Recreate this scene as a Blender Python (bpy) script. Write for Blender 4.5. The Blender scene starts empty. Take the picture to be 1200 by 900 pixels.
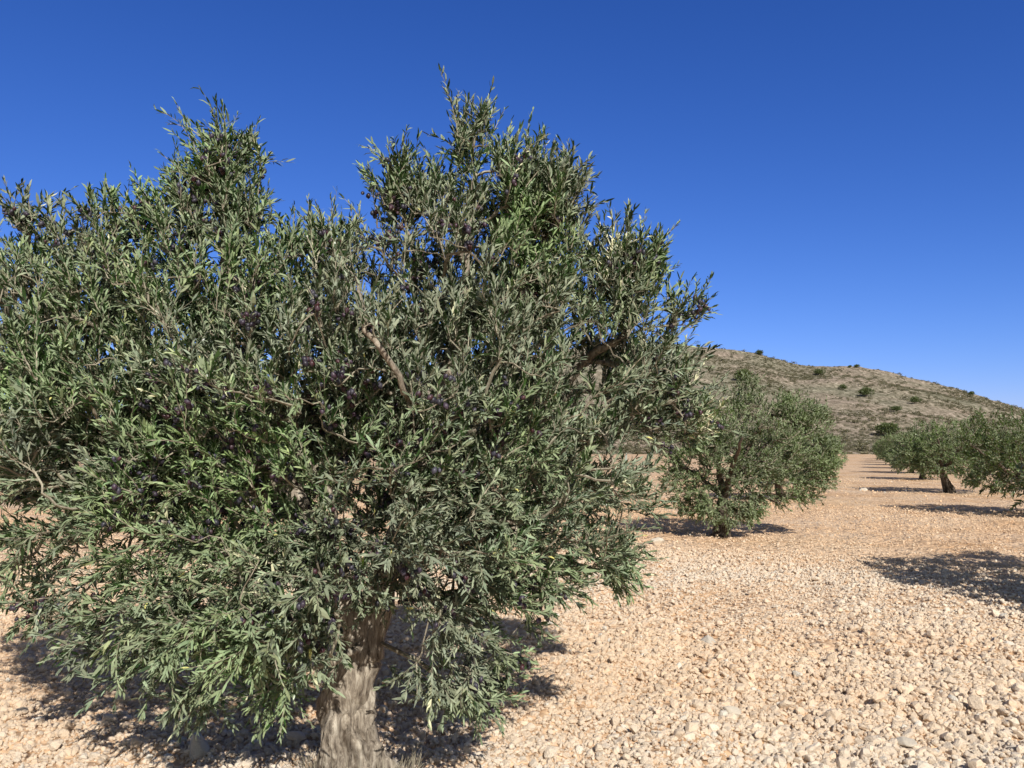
import bpy, math, random
import numpy as np
from mathutils import Vector, Euler, Matrix, noise as mnoise

rng = np.random.default_rng(11)
random.seed(5)
scene = bpy.context.scene
COL = scene.collection
PI = math.pi

# ------------------------------------------------------------------ camera maths
CAM_H = 1.6
F = 933.0                      # 28 mm on a 36 mm sensor, for a 1200 px wide picture
PITCH = math.atan(75 / F)
def ray(u, v):
    d = Vector(((u - 600), F, (450 - v)))
    c, s = math.cos(PITCH), math.sin(PITCH)
    return Vector((d.x, d.y * c - d.z * s, d.y * s + d.z * c))
def gp(u, v, z=0.0):
    d = ray(u, v); t = (z - CAM_H) / d.z
    return Vector((d.x * t, d.y * t, z))
def at(u, v, Y):
    d = ray(u, v); t = Y / d.y
    return Vector((d.x * t, Y, CAM_H + d.z * t))

# ------------------------------------------------------------------ noise (numpy)
def _h(ix, iy, seed):
    n = (ix.astype(np.int64) * 374761393 + iy.astype(np.int64) * 668265263 + seed * 2147483647) & 0xffffffff
    n = ((n ^ (n >> 13)) * 1274126177) & 0xffffffff
    return ((n ^ (n >> 16)) & 0xffffff) / float(0xffffff)
def vnoise(x, y, seed=0):
    ix = np.floor(x); iy = np.floor(y); fx = x - ix; fy = y - iy
    fx = fx * fx * (3 - 2 * fx); fy = fy * fy * (3 - 2 * fy)
    ix = ix.astype(np.int64); iy = iy.astype(np.int64)
    a = _h(ix, iy, seed); b = _h(ix + 1, iy, seed); c = _h(ix, iy + 1, seed); d = _h(ix + 1, iy + 1, seed)
    return (a * (1 - fx) + b * fx) * (1 - fy) + (c * (1 - fx) + d * fx) * fy
def fbm(x, y, o=4, seed=0):
    s = 0; a = 1; t = 0
    for k in range(o):
        s = s + a * vnoise(x * 2 ** k + 17.3 * k, y * 2 ** k - 9.1 * k, seed + k); t += a; a *= .5
    return s / t

# ------------------------------------------------------------------ mesh helpers
def mesh_np(name, V, loops, sizes, smooth=False, attrs=None, mats=(), mat_index=None):
    me = bpy.data.meshes.new(name)
    V = np.asarray(V, np.float32).reshape(-1, 3)
    me.vertices.add(len(V)); me.vertices.foreach_set('co', V.ravel())
    loops = np.asarray(loops, np.int32).ravel(); sizes = np.asarray(sizes, np.int32).ravel()
    me.loops.add(len(loops)); me.loops.foreach_set('vertex_index', loops)
    me.polygons.add(len(sizes))
    st = np.concatenate([[0], np.cumsum(sizes)[:-1]]).astype(np.int32)
    me.polygons.foreach_set('loop_start', st)
    for m in mats: me.materials.append(m)
    if mat_index is not None: me.polygons.foreach_set('material_index', np.asarray(mat_index, np.int32))
    me.polygons.foreach_set('use_smooth', np.full(len(sizes), smooth, bool))
    me.update(calc_edges=True)
    if attrs:
        for k, (typ, data) in attrs.items():
            a = me.attributes.new(k, typ, 'POINT')
            a.data.foreach_set('color' if typ == 'FLOAT_COLOR' else ('vector' if typ == 'FLOAT_VECTOR' else 'value'), np.asarray(data, np.float32 if typ != 'INT' else np.int32).ravel())
    me.validate()
    return me
def link(name, me, parent=None, loc=None):
    o = bpy.data.objects.new(name, me); COL.objects.link(o)
    if parent: o.parent = parent
    if loc is not None: o.location = loc
    return o
def tag(o, label=None, cat=None, group=None, kind=None):
    if label: o['label'] = label
    if cat: o['category'] = cat
    if group: o['group'] = group
    if kind: o['kind'] = kind
    return o
def empty(name, loc, rz=0, s=1):
    o = bpy.data.objects.new(name, None); COL.objects.link(o)
    o.location = loc; o.rotation_euler.z = rz; o.scale = (s, s, s); o.empty_display_size = .3
    return o

# ------------------------------------------------------------------ material helpers
def new_mat(name):
    m = bpy.data.materials.new(name); m.use_nodes = True
    nt = m.node_tree; nt.nodes.clear()
    out = nt.nodes.new('ShaderNodeOutputMaterial')
    return m, nt, out
def N(nt, t, **kw):
    n = nt.nodes.new(t)
    for k, v in kw.items():
        if k in n.inputs: n.inputs[k].default_value = v
        else: setattr(n, k, v)
    return n
def ramp(nt, fac, stops):
    r = nt.nodes.new('ShaderNodeValToRGB'); nt.links.new(fac, r.inputs[0])
    el = r.color_ramp.elements
    while len(el) < len(stops): el.new(.5)
    for e, (p, c) in zip(el, stops): e.position = p; e.color = (*c, 1)
    return r.outputs[0]
def mixc(nt, a, b, fac, mode='MIX'):
    m = nt.nodes.new('ShaderNodeMix'); m.data_type = 'RGBA'; m.blend_type = mode
    L = nt.links.new
    for sock, val in ((m.inputs[0], fac), (m.inputs[6], a), (m.inputs[7], b)):
        if hasattr(val, 'is_linked'): L(val, sock)
        else: sock.default_value = val if not isinstance(val, tuple) else (*val, 1)
    return m.outputs[2]

def leaf_material(name, top, under, trans=.3):
    m, nt, out = new_mat(name); L = nt.links.new
    att = N(nt, 'ShaderNodeAttribute', attribute_name='tint')
    geo = N(nt, 'ShaderNodeNewGeometry')
    tc = mixc(nt, (1, 1, 1), att.outputs[0], 1.0, 'MULTIPLY')
    colt = mixc(nt, top, att.outputs[0], 1.0, 'MULTIPLY')
    colu = mixc(nt, under, att.outputs[0], 0.75, 'MULTIPLY')
    c = mixc(nt, colt, colu, geo.outputs['Backfacing'])
    p = N(nt, 'ShaderNodeBsdfPrincipled'); L(c, p.inputs['Base Color'])
    r = N(nt, 'ShaderNodeMapRange'); L(geo.outputs['Backfacing'], r.inputs[0]); r.inputs[3].default_value = .33; r.inputs[4].default_value = .7
    L(r.outputs[0], p.inputs['Roughness']); p.inputs['Specular IOR Level'].default_value = .55
    t = N(nt, 'ShaderNodeBsdfTranslucent')
    tc2 = mixc(nt, (top[0] * 1.9, top[1] * 2.1, top[2] * .8), att.outputs[0], .8, 'MULTIPLY'); L(tc2, t.inputs[0])
    ms = N(nt, 'ShaderNodeMixShader'); ms.inputs[0].default_value = trans
    L(p.outputs[0], ms.inputs[1]); L(t.outputs[0], ms.inputs[2]); L(ms.outputs[0], out.inputs[0])
    return m
M_LEAF = leaf_material('olive_leaf', (.033, .068, .021), (.265, .315, .20), .15)
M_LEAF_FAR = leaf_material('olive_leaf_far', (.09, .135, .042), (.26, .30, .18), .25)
M_BUSH = leaf_material('scrub_leaf', (.17, .155, .10), (.20, .185, .125), .15)
M_PINE = leaf_material('pine_leaf', (.10, .125, .045), (.11, .14, .06), .2)

def bark_material(name, c1, c2, c3, sc=1.0, bump=.6):
    m, nt, out = new_mat(name); L = nt.links.new
    tc = N(nt, 'ShaderNodeTexCoord'); mp = N(nt, 'ShaderNodeMapping'); mp.inputs['Scale'].default_value = (1, 1, .22)
    L(tc.outputs['Object'], mp.inputs[0])
    n1 = N(nt, 'ShaderNodeTexNoise', Scale=42 * sc, Detail=8, Roughness=.7, Distortion=.5); L(mp.outputs[0], n1.inputs[0])
    n2 = N(nt, 'ShaderNodeTexNoise', Scale=7 * sc, Detail=4); L(tc.outputs['Object'], n2.inputs[0])
    ca = ramp(nt, n1.outputs[0], [(.33, c1), (.52, c2), (.7, c3)])
    cb = ramp(nt, n2.outputs[0], [(.35, (.6, .56, .52)), (.65, (1.1, 1.08, 1.04))])
    c = mixc(nt, ca, cb, 1.0, 'MULTIPLY')
    ge = N(nt, 'ShaderNodeNewGeometry'); cp = ramp(nt, ge.outputs['Pointiness'], [(.44, (.35, .31, .28)), (.5, (1, 1, 1)), (.58, (1.3, 1.3, 1.28))]); c = mixc(nt, c, cp, .9, 'MULTIPLY')  # crevice shade and lighter ridges put into the bark colour
    p = N(nt, 'ShaderNodeBsdfPrincipled', Roughness=.9); L(c, p.inputs['Base Color']); p.inputs['Specular IOR Level'].default_value = .15
    b = N(nt, 'ShaderNodeBump', Strength=bump, Distance=.012); L(n1.outputs[0], b.inputs['Height']); L(b.outputs[0], p.inputs['Normal'])
    L(p.outputs[0], out.inputs[0]); return m
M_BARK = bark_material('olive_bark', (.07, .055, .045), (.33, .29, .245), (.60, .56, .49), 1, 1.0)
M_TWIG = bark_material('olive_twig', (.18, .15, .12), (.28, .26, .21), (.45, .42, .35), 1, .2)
M_DARKBARK = bark_material('far_bark', (.05, .04, .032), (.11, .09, .075), (.18, .155, .13))

def olive_material():
    m, nt, out = new_mat('olive_skin'); L = nt.links.new
    att = N(nt, 'ShaderNodeAttribute', attribute_name='tint')
    tc = N(nt, 'ShaderNodeTexCoord'); n = N(nt, 'ShaderNodeTexNoise', Scale=60, Detail=3); L(tc.outputs['Object'], n.inputs[0])
    f = N(nt, 'ShaderNodeMapRange'); L(n.outputs[0], f.inputs[0]); f.inputs[1].default_value = .4; f.inputs[2].default_value = .7; f.inputs[4].default_value = .45
    c = mixc(nt, att.outputs[0], (.10, .10, .135), f.outputs[0])
    p = N(nt, 'ShaderNodeBsdfPrincipled', Roughness=.45); L(c, p.inputs['Base Color']); L(p.outputs[0], out.inputs[0])
    return m
M_OLIVE = olive_material()

limb_start = {}
# ------------------------------------------------------------------ tree generator
def norm(a): return a / np.maximum(np.linalg.norm(a, axis=-1, keepdims=True), 1e-9)

def sample_blobs(blobs, n, shell=.45):
    vol = np.array([b[3] * b[4] * b[5] * b[6] for b in blobs]) ** .8
    cnt = rng.multinomial(n, vol / vol.sum())
    P = []; 
    for b, k in zip(blobs, cnt):
        d = norm(rng.normal(size=(k, 3))); r = shell + (1 - shell) * rng.random(k) ** .6
        P.append(d * r[:, None] * np.array(b[3:6]) + np.array(b[0:3]))
    return np.concatenate(P)

def grow(skel, pts, bf=.35):
    """skel: list of (pos, parent). each point is tied to the node that gives a short wire and a short path."""
    pos = [np.array(p, float) for p, _ in skel]; par = [q for _, q in skel]
    n0 = len(pos); n = n0 + len(pts)
    A = np.zeros((n, 3)); A[:n0] = pos; path = np.zeros(n)
    for i in range(1, n0): path[i] = path[par[i]] + np.linalg.norm(A[i] - A[par[i]])
    d0 = np.min(np.linalg.norm(pts[:, None] - A[None, :n0], axis=2), axis=1)
    order = np.argsort(d0 + rng.random(len(pts)) * .12)
    par = par + [0] * len(pts); k = n0
    root_z = A[min(2, n0 - 1), 2]
    for i in order:
        d = np.linalg.norm(A[1:k] - pts[i], axis=1)
        c = d + bf * (path[1:k] + d)
        c = c + np.where(d < .03, .1, 0)
        j = 1 + int(np.argmin(c)); A[k] = pts[i]; par[k] = j; path[k] = path[j] + d[j - 1]; k += 1
    return A, np.array(par), n0

def tube_arrays(P, R, ns):
    """P (m,3) centreline, R (m,) radii -> verts, quad loops"""
    m = len(P); T = np.gradient(P, axis=0); T = norm(T)
    ref = np.array([.31, .17, .93]) if abs(T[0, 2]) < .8 else np.array([1., .1, 0])
    X = norm(np.cross(T, ref)); Y = np.cross(T, X)
    a = np.linspace(0, 2 * PI, ns, endpoint=False)
    V = P[:, None] + R[:, None, None] * (np.cos(a)[None, :, None] * X[:, None] + np.sin(a)[None, :, None] * Y[:, None])
    i = np.arange(m - 1)[:, None]; j = np.arange(ns)[None]
    q = np.stack([i * ns + j, i * ns + (j + 1) % ns, (i + 1) * ns + (j + 1) % ns, (i + 1) * ns + j], -1).reshape(-1, 4)
    return V.reshape(-1, 3), q

class Acc:
    def __init__(s): s.V = []; s.L = []; s.S = []; s.C = []; s.M = []; s.n = 0
    def add(s, V, quads, col=None, mat=0):
        s.V.append(V); s.L.append((quads + s.n).ravel()); s.S.append(np.full(len(quads), quads.shape[1])); s.n += len(V)
        s.C.append(np.tile(col if col is not None else (1, 1, 1, 1), (len(V), 1)) if col is None or np.ndim(col) == 1 else col)
        s.M.append(np.full(len(quads), mat))
    def mesh(s, name, mats, smooth=False):
        return mesh_np(name, np.concatenate(s.V), np.concatenate(s.L), np.concatenate(s.S), smooth,
                       {'tint': ('FLOAT_COLOR', np.concatenate(s.C))}, mats, np.concatenate(s.M))

def branch_edges(A, par, n0, acc_for, rmin=.0025, k=.0024, ex=.47, wob=.06, rskel=None):
    n = len(A); w = np.zeros(n); w[n0:] = 1
    # process children before parents
    dep = np.zeros(n, int)
    for i in range(1, n): dep[i] = dep[par[i]] + 1
    for i in np.argsort(-dep):
        if i > 0: w[par[i]] += w[i]
    r = np.maximum(rmin, k * np.maximum(w, 1) ** ex)
    if rskel is not None:
        for i, v in rskel.items(): r[i] = max(r[i], v) if v > 0 else -v
    for i in range(1, n):
        p = par[i]
        if i < n0 and rskel is not None and rskel.get(i) == 'skip': continue
        a, b = A[p], A[i]; L = np.linalg.norm(b - a)
        if L < 1e-4: continue
        g = A[par[p]] if p > 0 else a - np.array([0, 0, .1])
        t0 = norm(a - g); m = 6 if L > .15 else 4
        t = np.linspace(0, 1, m)[:, None]
        # start along the parent's direction and bend towards the child
        c = a + t0 * L * .33
        P = (1 - t) ** 2 * a + 2 * t * (1 - t) * c + t ** 2 * b
        P[1:-1] += rng.normal(size=(m - 2, 3)) * L * wob * .5
        r0 = r[p] if (i < n0 and par[i] == i - 1 and i > 2 and i not in limb_start) else min(r[p], r[i] * 1.35); R = np.linspace(r0, r[i], m)
        if r[i] > .01:                      # close both ends of thick pieces
            P = np.concatenate([P[:1] - norm(P[1:2] - P[:1]) * R[0] * .5, P, P[-1:] + norm(P[-1:] - P[-2:-1]) * R[-1] * .6]); R = np.concatenate([[R[0] * .15], R, [R[-1] * .15]])
        acc, mat = acc_for(i, r[i])
        ns = 9 if r[i] > .025 else (6 if r[i] > .008 else 4)
        V, q = tube_arrays(P, R, ns); acc.add(V, q, None, mat)
    return r

def make_shoots(bases, dirs, lens, seg=6):
    """curved shoots: (n,seg,3) points"""
    n = len(bases); P = np.zeros((n, seg, 3)); P[:, 0] = bases; d = dirs.copy()
    bend = rng.normal(size=(n, 3)) * .12; 
    for s in range(1, seg):
        d = norm(d + bend + rng.normal(size=(n, 3)) * .05)
        P[:, s] = P[:, s - 1] + d * (lens / (seg - 1))[:, None]
    return P

def leaves_on(P, per, ln, wd, tintf, spread=.60):
    """opposite leaf pairs along shoots. P (n,seg,3). returns V, loops, sizes, colours"""
    n, seg, _ = P.shape
    K = per
    t = np.linspace(.06, 1.0, K)[None, :] * (seg - 1); t = np.clip(t + rng.normal(size=(n, K)) * .13, 0, seg - 1.001)
    i = np.floor(t).astype(int); f = (t - i)[..., None]; ar = np.arange(n)[:, None]
    B = P[ar, i] * (1 - f) + P[ar, i + 1] * f; T = norm(P[ar, i + 1] - P[ar, i])
    ref = np.broadcast_to(np.array([.2, .1, 1.]), T.shape) + rng.normal(size=(n, 1, 3)) * .4
    X = norm(np.cross(T, ref)); Y = np.cross(T, X)
    ph0 = rng.random((n, 1)) * .6
    out = []
    for side in (0, 1):
        ph = ph0 + (np.arange(K)[None] % 2) * PI / 2 + side * PI + rng.normal(size=(n, K)) * .55
        R = np.cos(ph)[..., None] * X + np.sin(ph)[..., None] * Y
        a = spread + rng.normal(size=(n, K)) * .32 - .45 * (np.arange(K)[None] / K) ** 2
        D = norm(np.cos(a)[..., None] * T + np.sin(a)[..., None] * R)
        # blade normal leans to the sky / the sun
        U = np.array([.12, -.35, 1.]) + rng.normal(size=(n, K, 3)) * .72 + .5 * T
        W = norm(np.cross(D, U)); Nn = np.cross(W, D)
        s = (np.clip(rng.normal(1, .24, (n, K)) * rng.normal(1, .15, (n, 1)), .45, 1.7) * (1 - .35 * np.abs(np.arange(K)[None] / K - .45)))[..., None]
        l = ln * s; w = wd * s * rng.uniform(.8, 1.2, (n, K, 1)); cur = rng.normal(-.06, .09, (n, K, 1)) * l
        v0 = B; v1 = B + D * l * .33 + W * w * .5 + Nn * cur * -.6; v2 = B + D * l * .33 - W * w * .5 + Nn * cur * -.6
        v3 = B + D * l * .72 + W * w * .42 - Nn * cur * .3; v4 = B + D * l * .72 - W * w * .42 - Nn * cur * .3
        v5 = B + D * l + Nn * cur
        keep = rng.random((n, K)) < .93
        out.append(np.stack([v0, v1, v2, v3, v4, v5], 2)[keep]); 
        out.append(tintf(B, n, K, keep))
    V = np.concatenate([out[0], out[2]]); C = np.concatenate([out[1], out[3]])
    m = len(V); b = (np.arange(m) * 6)[:, None]
    loops = (b + np.array([0, 2, 1, 1, 2, 4, 3, 3, 4, 5])[None]).ravel(); sizes = np.tile([3, 4, 3], m)
    return V.reshape(-1, 3), loops, sizes, np.repeat(C, 6, axis=0)

def crown_mesh(name, A, par, n0, centre, shoots_per, slen, per, ln, wd, leafmat, tintf, twig_acc, zmid=1.6, up=.9, droop=.5, skip=None):
    tips = A[n0:]; pr = A[par[n0:]]
    bases = []; dirs = []
    for s in range(shoots_per):
        t = rng.random((len(tips), 1)) ** .5
        t[:] = 1 if s == 0 else t
        b = pr + (tips - pr) * t
        o = norm(b - centre); edge = norm(tips - pr)
        hz = np.clip((b[:, 2:3] - zmid) / .8, -1, 1)
        u = np.where(hz > 0, up * hz + .25, .25 + droop * hz)
        d = norm(o * .75 + edge * .35 + np.array([0, 0, 1.]) * u + rng.normal(size=b.shape) * (.25 if s == 0 else .48))
        bases.append(b); dirs.append(d)
    bases = np.concatenate(bases); dirs = np.concatenate(dirs)
    lens = rng.uniform(slen * .5, slen * 1.3, len(bases))
    high = (bases[:, 2] - zmid > .55) & (rng.random(len(bases)) < .35)
    dirs[high] = norm(dirs[high] * .5 + np.array([.05, 0, .9])); lens[high] *= 1.35
    P = make_shoots(bases, dirs, lens)
    V, L, S, C = leaves_on(P, per, ln, wd, tintf)
    # twig tubes for the shoots: 3-sided
    n, seg, _ = P.shape
    R = np.linspace(.0024, .0010, seg) * (ln / .055)
    T = norm(np.gradient(P, axis=1)); X = norm(np.cross(T, np.array([.3, .2, .9]))); Y = np.cross(T, X)
    a = np.array([0, 2 * PI / 3, 4 * PI / 3])
    TV = P[:, :, None] + R[None, :, None, None] * np.where(rng.random(n) < .16, 2.0, 1.1)[:, None, None, None] * (np.cos(a)[None, None, :, None] * X[:, :, None] + np.sin(a)[None, None, :, None] * Y[:, :, None])
    idx = np.arange(n)[:, None, None] * seg * 3; i = np.arange(seg - 1)[None, :, None] * 3; j = np.arange(3)[None, None]
    q = np.stack(np.broadcast_arrays(idx + i + j, idx + i + (j + 1) % 3, idx + i + 3 + (j + 1) % 3, idx + i + 3 + j), -1).reshape(-1, 4)
    parts_V = [V, TV.reshape(-1, 3)]; parts_L = [L, (q + len(V)).ravel()]; parts_S = [S, np.full(len(q), 4)]
    parts_C = [C, np.ones((n * seg * 3, 4))]; mi = [np.zeros(len(S)), np.ones(len(q))]
    base = len(V) + n * seg * 3
    if twig_acc.n:
        parts_V.append(np.concatenate(twig_acc.V)); parts_L.append(np.concatenate(twig_acc.L) + base); parts_S.append(np.concatenate(twig_acc.S))
        parts_C.append(np.concatenate(twig_acc.C)); mi.append(np.ones(len(parts_S[-1])))
    me = mesh_np(name, np.concatenate(parts_V), np.concatenate(parts_L), np.concatenate(parts_S), False,
                 {'tint': ('FLOAT_COLOR', np.concatenate(parts_C))}, (leafmat, M_TWIG), np.concatenate(mi))
    return me, P

def tint_main(B, n, K, keep):
    per_shoot = rng.normal(.98, .24, (n, 1)); hue = rng.normal(0, 1, (n, 1))
    lo = rng.normal(1, .16, (n, K)) * per_shoot
    fresh = np.clip(fbm(B[..., 0] * 2.3 + 5, B[..., 2] * 2.3 + B[..., 1], 2, 3) * 2.2 - .75, 0, 1)      # greener patches
    r = lo * (1.08 - .08 * fresh + .04 * hue); g = lo * (1 + .22 * fresh); b = lo * (1.12 - .4 * fresh - .06 * hue)
    y = rng.random((n, K)) < .002
    r = np.where(y, 3.4, r); g = np.where(y, 2.6, g); b = np.where(y, 1.2, b)
    dead = (rng.random((n, 1)) < .012) & (rng.random((n, K)) < .8)
    r = np.where(dead, 3.6, r); g = np.where(dead, 2.9, g); b = np.where(dead, 3.0, b)
    for c_, q_ in PALE:
        w_ = (np.linalg.norm(B[:, :1] - np.array(c_), axis=-1) < q_) & (rng.random((n, 1)) < .6)
        r = np.where(w_, 4.2, r); g = np.where(w_, 3.3, g); b = np.where(w_, 3.6, b)
    return np.stack([r, g, b, np.ones_like(r)], -1)[keep].clip(.3, 5)

def trunk_mesh(name, line, radii, seed, nseg=110, nang=72, flute=.16, rootflare=.5, mat=M_BARK, rough=1.0):
    line = np.array(line); s = np.linspace(0, len(line) - 1, nseg)
    def interp(arr): 
        arr = np.array(arr, float)
        if arr.ndim == 1: return np.interp(s, np.arange(len(arr)), arr)
        return np.stack([np.interp(s, np.arange(len(arr)), arr[:, k]) for k in range(3)], 1)
    P = interp(line); 
    for _ in range(12): P[1:-1] = (P[:-2] + P[1:-1] * 2 + P[2:]) / 4
    R = interp(radii); a = np.linspace(0, 2 * PI, nang, endpoint=False)
    T = norm(np.gradient(P, axis=0)); X = norm(np.cross(np.array([0., 1, 0]), T)); Y = np.cross(T, X)
    V = np.zeros((nseg, nang, 3))
    for i in range(nseg):
        h = P[i, 2]; tw = h * 1.7 + seed
        fl = flute * (np.sin(3 * a + tw) * .5 + .35 * np.sin(5 * a - tw * 1.3 + 1) + .25 * np.sin(8 * a + tw * .8))
        flare = rootflare * math.exp(-max(h, 0) / .10) * (.55 + .45 * np.sin(4 * a + seed) * np.cos(1.5 * a * 2))
        lob = np.zeros(nang)
        for k in range(5):
            pa = seed + k * 2 * PI / 5 + .35 * math.sin(k * 2.1) + h * (1.6 + .5 * math.sin(k * 1.7)); dk = .5 + .12 * math.sin(h * 7 + k * 2); rk = .50 + .09 * math.sin(h * 5 + k * 1.3)
            sn = dk * np.sin(a - pa); hit = np.abs(sn) < rk
            lob = np.maximum(lob, np.where(hit, dk * np.cos(a - pa) + np.sqrt(np.maximum(rk ** 2 - sn ** 2, 0)), 0))
        lob = np.maximum(lob, .42); rr = R[i] * (lob + fl * .35 + flare)
        for bx, bz, br in ((4.3, .28, .30), (5.2, .16, .35), (3.9, .5, .22), (5.0, .62, .25)):
            da = (a - bx + PI) % (2 * PI) - PI; rr = rr + R[i] * br * .6 * np.exp(-(da / .3) ** 2 - ((h - bz) / .08) ** 2)
        for j in range(nang):
            q = Vector((math.cos(a[j]) * 2.2 * R[i] / .2, math.sin(a[j]) * 2.2 * R[i] / .2, h * 2.6 + seed))
            nz = mnoise.fractal(q * 1.3, .7, 2.1, 5) * .13 + mnoise.ridged_multi_fractal(Vector((q.x * 3.2, q.y * 3.2, q.z * .9)), .8, 2.0, 3, 1.0, 2.0) * .05 - .06
            rr[j] *= 1 + nz * rough
        V[i] = P[i] + rr[:, None] * (np.cos(a)[:, None] * X[i] + np.sin(a)[:, None] * Y[i])
    i = np.arange(nseg - 1)[:, None]; j = np.arange(nang)[None]
    q = np.stack([i * nang + j, i * nang + (j + 1) % nang, (i + 1) * nang + (j + 1) % nang, (i + 1) * nang + j], -1).reshape(-1, 4)
    VV = np.concatenate([V.reshape(-1, 3), P[-1:] + np.array([[0, 0, .02]])]); top = len(VV) - 1; lo = (nseg - 1) * nang
    caps = np.stack([lo + np.arange(nang), lo + (np.arange(nang) + 1) % nang, np.full(nang, top)], 1)
    return mesh_np(name, VV, np.concatenate([q.ravel(), caps.ravel()]), np.concatenate([np.full(len(q), 4), np.full(nang, 3)]), True,
                   None, (mat,))

# ================================================================== MAIN OLIVE TREE
base_main = gp(417, 903); BM = np.array(base_main)
root = empty('olive_tree', base_main)
tag(root, 'large nearest olive tree with dense silvery green crown and purple olives', 'olive tree')
def lp(u, v, Y): return np.array(at(u, v, Y)) - BM      # point of the crown in the tree's own frame
Y0 = base_main.y
def blob(u, v, dy, ru, rv, rd, w=1.0):
    Y = Y0 + dy; c = lp(u, v, Y); k = Y / F
    return (c[0], c[1], c[2], ru * k, rd, rv * k, w)
blobs = [
    blob(400, 470, .15, 270, 175, 1.15), blob(110, 455, .25, 190, 150, .95), blob(240, 350, .2, 190, 75, .75, .9),
    blob(20, 400, .3, 150, 120, .8), blob(560, 350, .1, 130, 125, .75), blob(610, 300, .1, 85, 95, .5, 1.2),
    blob(690, 440, .25, 90, 95, .8), blob(660, 570, .1, 100, 85, .85), blob(760, 470, .5, 50, 70, .55), blob(450, 610, -.05, 230, 95, .9),
    blob(150, 600, -.1, 100, 55, .6, .7), blob(290, 700, -.35, 115, 75, .5), blob(590, 670, -.1, 90, 55, .55), blob(520, 740, -.3, 45, 65, .3),
    blob(50, 650, -.1, 75, 55, .45, .6), blob(50, 700, -.1, 60, 35, .3, .8), blob(405, 355, .1, 90, 70, .6, .9), blob(700, 380, .2, 75, 60, .5, 1), blob(560, 640, -.25, 120, 70, .5, .9), blob(230, 600, -.3, 120, 75, .5, .9),
    blob(300, 735, -.45, 130, 62, .4, 1.1), blob(180, 700, -.25, 80, 60, .45, .8), blob(410, 705, -.6, 80, 32, .2, .9), blob(560, 725, -.2, 60, 62, .35, 1),
    blob(310, 470, -.2, 150, 110, .6, 1), blob(20, 530, 0, 110, 70, .6, .9), blob(795, 480, .4, 35, 60, .35, 1.4), blob(520, 480, -.2, 150, 110, .6, 1), blob(100, 520, -.2, 130, 110, .5, 1),
    blob(680, 640, .1, 65, 45, .5, .9), blob(400, 650, -.5, 110, 55, .35, .8),
]
spr = [  # outer sprays that stand out of the crown
    blob(265, 200, 0, 44, 40, .2, 3.5), blob(235, 235, .05, 45, 25, .25, 1.2), blob(500, 250, .05, 50, 40, .25, 1.5), blob(640, 260, .05, 50, 40, .25, 1.5), blob(120, 745, -.3, 30, 24, .15, 1.5), blob(190, 228, 0, 14, 14, .08, 4), blob(545, 185, 0, 18, 46, .13, 3.5), blob(674, 218, .05, 24, 22, .13, 4), blob(285, 265, 0, 30, 40, .25, 2.5), blob(230, 275, .05, 60, 25, .3, 1.5),
    blob(600, 230, .05, 50, 40, .25, 2), blob(466, 250, 0, 34, 45, .2, 1.6), blob(718, 325, .1, 36, 45, .25, 2.2), blob(155, 262, .05, 50, 25, .25, 1.6), blob(640, 245, .05, 45, 40, .25, 1.5), blob(768, 325, .1, 9, 30, .08, 6), blob(560, 160, 0, 22, 26, .1, 3), blob(795, 370, .1, 22, 22, .12, 3.5),
    blob(735, 358, .1, 28, 30, .2, 2), blob(40, 275, .1, 26, 28, .15, 2.5), blob(120, 292, .1, 60, 20, .3, 1.5), blob(370, 300, .1, 50, 22, .3, 1.5), blob(718, 665, .1, 14, 20, .1, 3),
    blob(800, 510, .3, 20, 18, .12, 3), blob(180, 775, -.3, 30, 26, .15, 2), blob(530, 800, -.3, 16, 16, .1, 3), blob(310, 805, -.4, 30, 22, .15, 3), blob(235, 810, -.4, 30, 22, .15, 2), blob(560, 800, -.2, 20, 26, .15, 3),
]
fork = lp(425, 770, Y0)
PALE = [(lp(708, 315, Y0 + .05), .10), (lp(588, 388, Y0 - .75), .07), (lp(815, 505, Y0 + .3), .10)]   # sprays of dried pale leaves
skel = [((0, 0, 0), 0), (tuple(lp(408, 830, Y0)), 0), (tuple(fork), 1)]
def chain(start, pts):
    p = start
    for q in pts:
        skel.append((tuple(lp(q[0], q[1], Y0 + q[2])), p)); p = len(skel) - 1
    return p
limb_start = {}
def limb(nm, start, pts):
    i0 = len(skel); chain(start, pts); limb_start[i0] = nm; return i0
fk = 2
a1 = limb('a', fk, [(445, 690, 0), (470, 620, .05), (500, 530, .05), (530, 420, .05), (545, 330, 0), (550, 240, 0)])
a2 = limb('b', a1 + 1, [(530, 560, .3), (600, 490, .45), (680, 430, .4), (740, 380, .25)])
a3 = limb('c', fk, [(395, 690, -.02), (350, 600, -.05), (300, 500, 0), (270, 390, 0), (262, 270, 0)])
a4 = limb('d', a3 + 1, [(290, 570, .25), (190, 520, .35), (90, 470, .35), (20, 400, .3)])
a5 = limb('e', a1, [(500, 650, -.1), (560, 630, -.15), (640, 600, -.1)])
a6 = limb('f', a3, [(340, 670, -.1), (260, 650, -.15), (170, 600, -.1), (80, 610, 0)])
a7 = limb('g', a1 + 2, [(480, 470, -.5), (440, 400, -.7), (420, 330, -.5)])
a8 = limb('h', a1 + 3, [(600, 360, .1), (640, 280, .1), (665, 215, .05)])
pb = sample_blobs(blobs, 3900, .25)
nz_ = np.array([mnoise.noise(Vector(p) * 3.1) for p in pb])          # the crown is made of clumps with dark hollows between them
pb = pb[(nz_ > -.12) | (rng.random(len(pb)) < .35)]
pts = np.concatenate([pb, sample_blobs(spr, 420, .1)])
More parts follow.
